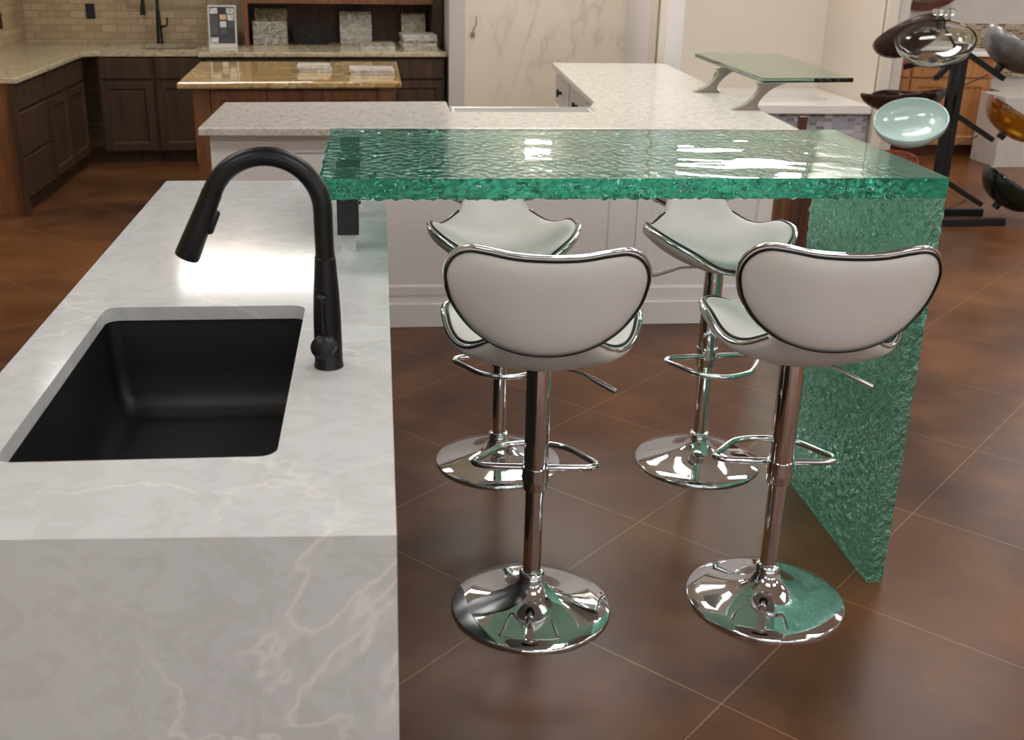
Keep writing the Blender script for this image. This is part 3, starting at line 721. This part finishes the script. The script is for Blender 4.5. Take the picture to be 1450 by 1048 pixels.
# worktops
t = thing('beige_granite_worktop', 'beige speckled granite worktop running round the dark kitchen corner', 'worktop', (-2.4, 7.2, KZ-.035))
m = MB(); m.prism([(XL+.004, 5.74), (-2.18, 5.74), (-2.18, 7.36), (K((.65, -.80, 0)).x, K((.65, -.80, 0)).y), (K((.62, -.0, 0)).x, 8.20), (XL+.004, 8.14)], KZ-.034, KZ); m.build('left_slab', 'beige_granite', t, bevel=.006)
m = MB(); hl = rrect(.92, 1.34, -.60, -.16, .04)
slab_hole(m, (.65, 1.355, -.80, -.014), hl, KZ-.034, KZ); m.v = [K(p) for p in m.v]; m.build('corner_slab', 'beige_granite', t)
t2 = thing('corner_sink', 'dark sink basin set in the beige granite worktop', 'sink', K((1.13, -.4, .66)))
m = MB(); basin(m, .925, 1.335, -.595, -.165, KZ-.035, .745, .035, .02, .006); m.v = [K(p) for p in m.v]; m.build('basin', 'black_steel', t2)
t = thing('hutch_worktop', 'beige granite worktop standing forward under the sample hutch', 'worktop', K((2.3, -.4, KZ-.035)))
m = MB(); m.box(1.36, 3.235, -.885, -.006, KZ-.034, KZ+.002, K); m.build('granite_slab', 'beige_granite', t, bevel=.008, seg=3)
# hutch
t = thing('sample_hutch', 'dark wooden open hutch holding leaning stone samples', 'hutch', K((2.4, -.1, KZ)))
z0 = KZ+.003
MB().box(1.735, 3.20, -.030, -.008, z0, 2.62, K).build('back_panel', 'dark_wood', t)
MB().box(1.700, 1.735, -.36, -.006, z0, 2.62, K).build('side_panel', 'mid_wood', t, bevel=.003)
MB().box(3.20, 3.235, -.36, -.006, z0, 2.62, K).build('side_panel', 'dark_wood', t, bevel=.003)
MB().box(1.7355, 3.1995, -.36, -.031, 1.165, 1.20, K).build('shelf', 'mid_wood', t, bevel=.003)
MB().box(1.700, 3.235, -.36, -.006, 2.6205, 2.66, K).build('top_panel', 'dark_wood', t, bevel=.003)
def wall_unit(fr, x0, x1, yb, label, loc):
    t = thing('wall_cabinet', label, 'cabinet', loc)
    MB().box(x0, x1, yb, yb+.32, 1.42, 2.62, fr).build('carcass', 'dark_wood', t)
    w = (x1-x0)/2
    for i in range(2): panel_front(MB(), x0+w*i+.005, x0+w*(i+1)-.005, yb-.019, 1.43, 2.61, .055, .010, None, fr).build('door', 'dark_wood', t)
wall_unit(K, .36, 1.02, -.326, 'dark wooden wall cabinet above the corner of the tile backsplash', K((.7, -.2, 1.42)))
wall_unit(K, 1.025, 1.69, -.326, 'dark wooden wall cabinet above the tile backsplash beside the hutch', K((1.35, -.2, 1.42)))
wall_unit(lambda p: Vector((-2.475-p[1], p[0], p[2])), 5.78, 6.60, 0, 'dark wooden wall cabinet on the left tile wall, nearer the camera', (-2.6, 6.2, 1.42))
wall_unit(lambda p: Vector((-2.475-p[1], p[0], p[2])), 6.605, 7.42, 0, 'dark wooden wall cabinet on the left tile wall, nearer the corner', (-2.6, 7.0, 1.42))
# leaning slabs: centre u, width, height, base distance, lean
def leaning(name, u0, u1, zt, yb, mat, label, th=.02, lean=.06, z=None):
    z = z or KZ+.003
    o = MB(); vs = []
    for (yy, zz) in ((yb, z), (yb+th, z)): vs += [(u0, yy, zz), (u1, yy, zz)]
    for (yy, zz) in ((yb+lean, zt), (yb+th+lean, zt)): vs += [(u0, yy, zz), (u1, yy, zz)]
    o.add([K(v) for v in vs], [(0,1,3,2), (4,6,7,5), (0,4,5,1), (2,3,7,6), (0,2,6,4), (1,5,7,3)])
    b = o.build(name, mat, None, bevel=.0015); return tag(b, label, 'stone sample', 'stone samples standing in the hutch')
leaning('stone_sample', 1.785, 2.045, 1.110, -.130, 'sample_gold', 'tall brown speckled stone sample at the far left of the hutch, behind the beige one')
leaning('stone_sample', 1.765, 2.035, 1.020, -.245, 'sample_granite', 'short beige speckled stone sample at the left of the hutch, in front')
leaning('stone_sample', 2.085, 2.365, 1.012, -.235, 'sample_black', 'glossy black polished stone sample second from left in the hutch', lean=.05)
leaning('stone_sample', 2.465, 2.725, 1.095, -.190, 'sample_granite', 'tall beige speckled stone sample in the middle of the hutch')
leaning('stone_sample', 2.97, 3.17, 1.085, -.190, 'sample_gold', 'tan speckled stone sample at the right of the hutch, behind the tile stack')
def stack(u0, u1, y0, y1, n, th, mats, label, frame=K, z=KZ+.003, grp=None, cat='stone sample'):
    for k in range(n):
        j = random.uniform(-.012, .012)
        o = MB().box(u0+j, u1+j, y0+j*.5, y1+j*.5, z+k*th, z+(k+1)*th-.0008, frame).build('flat_sample', mats[k % len(mats)], None, bevel=.001)
        tag(o, label[k], cat, grp)
stack(2.60, 2.87, -.62, -.42, 2, .022, ['sample_white', 'sample_granite'], ['pale stone sample lying flat before the hutch, bottom of two', 'small grey stone sample lying flat before the hutch, top of two'], grp='flat samples before the hutch')
stack(2.93, 3.20, -.66, -.40, 5, .0225, ['sample_white', 'sample_white', 'sample_granite'], ['pale tile in the stack of five at the right hutch end, %s one' % w for w in ('bottom', 'second from bottom', 'middle', 'second from top', 'top')], grp='tile stack at the right end of the hutch worktop')
stack(-.52, -.32, 5.98, 6.14, 2, .022, ['sample_white', 'sample_white'], ['pale stone sample on the gold granite, left pair, lower', 'pale stone sample on the gold granite, left pair, upper'], lambda p: Vector(p), .861, 'samples on the gold granite, left pair')
stack(-.19, .08, 5.86, 6.02, 2, .020, ['sample_white', 'sample_white'], ['pale stone sample on the gold granite, right pair, lower', 'pale stone sample on the gold granite, right pair, upper'], lambda p: Vector(p), .861, 'samples on the gold granite, right pair')
# colour chip board on the worktop
def chip_board(name, u0, u1, yb, zt, chips, label, fr=K, z=KZ+.003):
    t = thing(name, label, 'sample board', fr(((u0+u1)/2, yb, z)))
    H = zt-z; ln = .14
    def B(p): return fr((p[0], yb+ln*(p[2])/H+p[1], z+p[2]))
    MB().box(u0, u1, 0, .016, 0, H, B).build('backing', 'tape', t)
    f = MB().box(u0+.012, u1-.012, -.003, -.0004, .03, H-.012, B).build('face', 'piping', t)
    w, h = (u1-u0), H
    for (a, b, c, d, mt) in chips: MB().box(u0+a*w, u0+c*w, -.006, -.0032, b*h, d*h, B).build('chip', mt, t)
    MB().box((u0+u1)/2-.05, (u0+u1)/2+.05, .10, .112, 0, H*.55, lambda p: fr((p[0], yb+p[1], z+p[2]))).build('easel_leg', 'tape', t)
chips = [(.08,.80,.34,.93,'sample_white'), (.66,.80,.92,.93,'tape'), (.08,.30,.34,.76,'grey_chip'), (.42,.66,.64,.78,'tan_chip'), (.69,.64,.92,.78,'sample_white'), (.42,.48,.64,.62,'tape'), (.69,.48,.92,.61,'grey_chip'), (.42,.32,.64,.45,'grey_chip'), (.08,.10,.34,.24,'sample_white'), (.74,.84,.83,.92,'red_chip')]
plain('grey_chip', (56,55,56), .4); plain('tan_chip', (196,170,130), .4); plain('red_chip', (150,40,34), .4)
chip_board('chip_board', 1.43, 1.645, -.50, 1.15, chips, 'black display board of colour chips beside the hutch')
chip_board('chip_board', 0, .25, 0, 1.06, [(.1,.1,.4,.25,'grey_chip'), (.5,.1,.9,.25,'grey_chip')], 'black sample board on the left worktop at the photo edge', lambda p: Vector((-2.455-p[0]*.75-p[1]*.6, 6.02+p[0]*.3-p[1]*.8, p[2])) )
# kitchen faucet, outlets
c = K((1.03, -.10, KZ+.001))
t = thing('kitchen_faucet', 'black gooseneck faucet against the travertine tile backsplash', 'faucet', c)
MB().lathe([(.030, 0), (.030, .008), (.024, .02), (.021, .14), (.017, .20), (.014, .26)], c, 20).build('body', 'black_metal', t)
pp = [(0, .25), (-.0, .36), (-.01, .42), (-.045, .465), (-.085, .455), (-.105, .41), (-.11, .36), (-.112, .31)]
MB().tube(catmull([(c.x+a, c.y, c.z+b) for a, b in pp], 5), .012, 12).build('spout', 'black_metal', t)
MB().tube([(c.x-.112, c.y, c.z+.315), (c.x-.116, c.y, c.z+.26), (c.x-.118, c.y, c.z+.215)], [.014, .019, .021], 14).build('spray_head', 'black_metal', t)
MB().tube([(c.x+.015, c.y, c.z+.125), (c.x+.06, c.y, c.z+.135), (c.x+.068, c.y, c.z+.16), (c.x+.066, c.y, c.z+.20)], [.010, .009, .008, .007], 10).build('handle', 'black_metal', t)
def outlet(b, label, face):
    o = b.build('wall_outlet', 'black_metal', None, bevel=.002); tag(o, label, 'wall outlet')
    face.build('socket', 'piping', o)
outlet(MB().box(.47, .54, -.009, -.0005, 1.02, 1.135, K), 'black outlet plate on the back tile wall left of the faucet', MB().box(.487, .523, -.0105, -.0092, 1.035, 1.12, K))
outlet(MB().box(XL+.0005, XL+.009, 7.50, 7.575, .985, 1.10), 'black outlet plate on the left tile wall', MB().box(XL+.0092, XL+.0105, 7.52, 7.555, 1.0, 1.085))

# ================================================================ TUB ALCOVE
t = thing('bathtub', 'white drop-in bathtub deck with grey and blue mosaic front', 'bathtub', (2.9, 7.7, 0))
slab_hole(m := MB(), (2.0, 3.812, 7.20, 8.355), rrect(2.2, 3.62, 7.42, 8.20, .25, 8), .44, .50); m.build('deck', 'white_sink', t)
m = MB(); basin(m, 2.21, 3.61, 7.43, 8.19, .439, .08, .24, .10, .012); m.build('tub_basin', 'white_sink', t)
MB().box(2.0, 3.812, 7.235, 7.26, 0, .438).build('mosaic_apron', 'blue_mosaic', t)
MB().lathe([(.0, 0), (.03, 0), (.03, .006), (.012, .01), (.012, .03), (0, .032)], M4=Matrix.Translation((2.9, 8.355, .60)) @ Matrix.Rotation(R(90), 4, 'X'), n=16).build('overflow_knob', 'taupe_metal', t)

# ================================================================ OAK VANITY, MARBLE DECK, MEDALLION
t = thing('oak_vanity', 'honey oak vanity cabinet with white top behind the bowl rack', 'cabinet', (4.6, 8.1, 0))
MB().box(4.02, 5.10, 7.82, 8.383, .09, .825).build('carcass', 'oak', t); MB().box(4.02, 5.10, 7.88, 8.383, 0, .09).build('plinth', 'red_wood', t)
for k in range(3):
    x0 = 4.035+k*.355
    MB().box(x0, x0+.34, 7.80, 7.819, .655, .81).build('drawer', 'oak', t, bevel=.006)
    panel_front(MB(), x0, x0+.34, 7.799, .10, .64, .06, .010).build('door', 'oak', t)
MB().box(4.01, 5.12, 7.77, 8.384, .826, .865).build('vanity_top', 'white_sink', t, bevel=.008)
o = MB().prism([(4.95, 7.29), (7.3, 7.29), (7.3, 8.30), (5.15, 8.30), (5.15, 7.68), (4.95, 7.68)], 0, .56).build('marble_tub_deck', 'marble_deck', None, bevel=.004)
tag(o, 'low white marble-clad platform at the right edge, beside the oak vanity', 'tub deck')
t = thing('wall_medallion', 'large round carved copper medallion with beaded rim on the far wall', 'wall decoration', (4.66, 8.36, 1.63))
MX = Matrix.Translation((4.66, 8.398, 1.63)) @ Matrix.Rotation(R(90), 4, 'X')
MB().lathe([(.0, 0), (.48, 0), (.48, .03), (.455, .045), (.42, .035), (.0, .03)], M4=MX, n=72).build('disc', 'red_wood', t)
plain('copper_relief', (178,120,86), .4, .3, var=.35, scale=24); plain('bead_gold', (150,132,100), .35, .6)
MB().lathe([(.0, .031), (.33, .033), (.36, .05), (.38, .038), (.38, .03)], M4=MX, n=72).build('relief', 'copper_relief', t)
m = MB()
for k in range(90):
    a = 2*PI*k/90; c = MX @ Vector((.405*math.cos(a), .405*math.sin(a), .042)); m.lathe([(0, -.012), (.009, -.008), (.012, 0), (.009, .008), (0, .012)], c, 8)
b = m.build('beading', 'bead_gold', t)

# ================================================================ BOWL RACK
t = thing('bowl_display_rack', 'black steel rack with slanting arms holding glass vessel sinks', 'display rack', (3.6, 5.5, 0))
RX, RY = 3.575, 5.50
for dx in (-.030, .026): MB().box(RX+dx-.019, RX+dx+.019, RY-.02, RY+.02, .045, 1.11).build('upright', 'black_steel', t, bevel=.002)
MB().box(RX-.42, 3.975, 5.335, 5.38, 0, .045).build('foot', 'black_steel', t, bevel=.003)
MB().box(RX-.42, 3.975, 5.62, 5.665, 0, .045).build('foot', 'black_steel', t, bevel=.003)
MB().box(RX-.03, RX+.03, 5.38, 5.62, 0, .045).build('crossbar', 'black_steel', t, bevel=.003)
def bar(a, b, w=.015, parent=t, nm='arm'):
    a, b = Vector(a), Vector(b); d = (b-a).normalized(); u = d.cross(Vector((0,1,0))).normalized(); v = d.cross(u)
    vs = [p+u*i*w+v*j*w for p in (a, b) for i, j in ((-1,-1),(1,-1),(1,1),(-1,1))]
    return MB().add(vs, [(0,1,2,3), (7,6,5,4)]+[(i, 4+i, 4+(i+1) % 4, (i+1) % 4) for i in range(4)]).build(nm, 'black_steel', parent, bevel=.002)
BW = []
for lv, z in enumerate((1.07, .69, .27)):
    bar((RX+.03, RY-.01, z-.01), (RX+.30, RY-.01, z-.165)); bar((RX-.03, RY-.02, z-.03), (RX-.26, RY-.24, z-.14)); bar((RX-.04, RY+.02, z-.03), (RX-.25, RY+.22, z-.12))
    MB().tube([(RX+.045, RY, z-.21), (RX+.20, RY, z-.14)], .004, 6).build('brace', 'black_steel', t)
def bowl(name, c, axis, Rr, dep, mat, label, wob=None, th=.008, stub=True, rn=.0):
    ax = Vector(axis).normalized(); q = Vector((0,0,1)).rotation_difference(ax).to_matrix().to_4x4()
    M4 = Matrix.Translation(c) @ q
    t = thing(name, label, 'vessel sink', c, 0, 'vessel sinks on the display rack')
    t['_w'] = 1
    po = []; pi_ = []
    for k in range(13):
        a = k/12*PI/2; po.append((Rr*math.sin(a)**.85 if k else 0, -dep*math.cos(a)))
    for k in range(13):
        a = (12-k)/12*PI/2; pi_.append(((Rr-th)*math.sin(a)**.85 if k < 12 else 0, -(dep-th)*math.cos(a)+.0))
    po[-1] = (Rr+rn, 0.0); prof = po+[(Rr+rn-.002, .004), (Rr-th, .003)]+pi_[1:]
    MB().lathe(prof, n=64, M4=M4, wob=wob).build('bowl', mat, t)
    m = MB(); m.lathe([(.026, -dep-.035), (.026, -dep-.004), (.03, -dep-.001)], M4=M4, n=20); m.build('drain_stub', 'black_steel', t)
    return t
bowl('glass_bowl', (3.245, 5.20, 1.165), (-.20, -.36, .92), .228, .135, 'clear_glass', 'clear glass vessel sink tilted forward at the top left of the rack')
bowl('glass_bowl', (3.315, 5.72, 1.165), (-.26, .50, .82), .225, .13, 'brown_ceramic', 'dark brown vessel sink at the top of the rack, behind the clear one')
bowl('glass_bowl', (3.93, 5.49, 1.115), (.52, -.10, .84), .215, .155, 'silver_glass', 'silver grey vessel sink at the top right of the rack')
bowl('glass_bowl', (3.17, 5.20, .695), (-.28, -.42, .88), .215, .125, 'frosted_glass', 'frosted pale green glass vessel sink at the middle left of the rack')
def points(p, a, i):
    r = math.hypot(p.x, p.y); k = (r/.235)**2; s = abs(math.cos(2*a))**2
    return Vector((p.x*(1+.20*s*k), p.y*(1+.20*s*k), p.z+.02*s*k))
bowl('glass_bowl', (3.36, 5.74, .775), (-.06, .10, .99), .235, .12, 'dark_brown_ceramic', 'dark brown pointed-corner vessel sink behind the frosted one', points)
bowl('glass_bowl', (4.02, 5.49, .685), (.50, -.12, .85), .215, .145, 'amber_glass', 'amber glass vessel sink at the middle right of the rack')
bowl('glass_bowl', (4.08, 5.49, .245), (.50, -.12, .85), .215, .16, 'green_body', 'very dark green glass vessel sink at the lower right of the rack')
bowl('glass_bowl', (3.25, 5.60, .36), (-.2, -.2, .95), .19, .11, 'mottled_red', 'mottled red-brown vessel sink low on the rack behind the glass bar')
t = bpy.data.objects['bowl_display_rack']; FXX = 3.435
MB().tube([(RX-.03, RY+.02, 1.09), (FXX+.02, RY+.02, 1.20), (FXX, RY+.02, 1.262)], .009, 8).build('finial_rod', 'black_steel', t)
t = thing('glass_finial', 'small clear crystal knobs at the very top of the bowl rack', 'finial', (FXX, RY, 1.262))
for dx in (-.038, .034):
    MB().lathe([(.012, 0), (.010, .02), (.030, .028), (.036, .045), (.030, .062), (0, .070)], (FXX+dx, RY+.02, 1.255), 10).build('crystal', 'clear_glass', t)
MB().box(FXX-.045, FXX+.045, RY+.012, RY+.028, 1.246, 1.2545).build('holder', 'black_steel', t)

# ================================================================ LIGHT, CAMERA
w = bpy.data.worlds.new('sky'); bpy.context.scene.world = w; w.use_nodes = True
w.node_tree.nodes['Background'].inputs[0].default_value = (.95,.97,1,1); w.node_tree.nodes['Background'].inputs[1].default_value = 2.0
for o in list(bpy.data.objects):
    if '_w' in o.keys(): del o['_w']
cam = bpy.data.cameras.new('camera'); co = bpy.data.objects.new('camera', cam); col.objects.link(co)
yw, pi_, rl = R(-5.6288), R(-20.9342), R(1.0518)
F = Vector((math.sin(-yw)*math.cos(pi_), math.cos(-yw)*math.cos(pi_), math.sin(pi_)))
Rr = Vector((math.cos(-yw), -math.sin(-yw), 0)); U = Rr.cross(F)
R2 = Rr*math.cos(rl)+U*math.sin(rl); U2 = -Rr*math.sin(rl)+U*math.cos(rl)
mt = Matrix((R2, U2, -F)).transposed().to_4x4(); mt.translation = Vector((-.0121, -1.3174, 1.6651)); co.matrix_world = mt
cam.sensor_fit = 'HORIZONTAL'; cam.sensor_width = 36; cam.lens = 1573.43/1450*36
cam.shift_x = (725-689.59)/1450; cam.shift_y = (516.18-524)/1450
cam.clip_start = .05
sc = bpy.context.scene; sc.camera = co
vs = sc.view_settings; vs.view_transform = 'Standard'; vs.look = 'None'; vs.gamma = 1; vs.use_curve_mapping = False; vs.exposure = -.3
cam.dof.use_dof = True; cam.dof.focus_distance = 2.85; cam.dof.aperture_fstop = 6.3
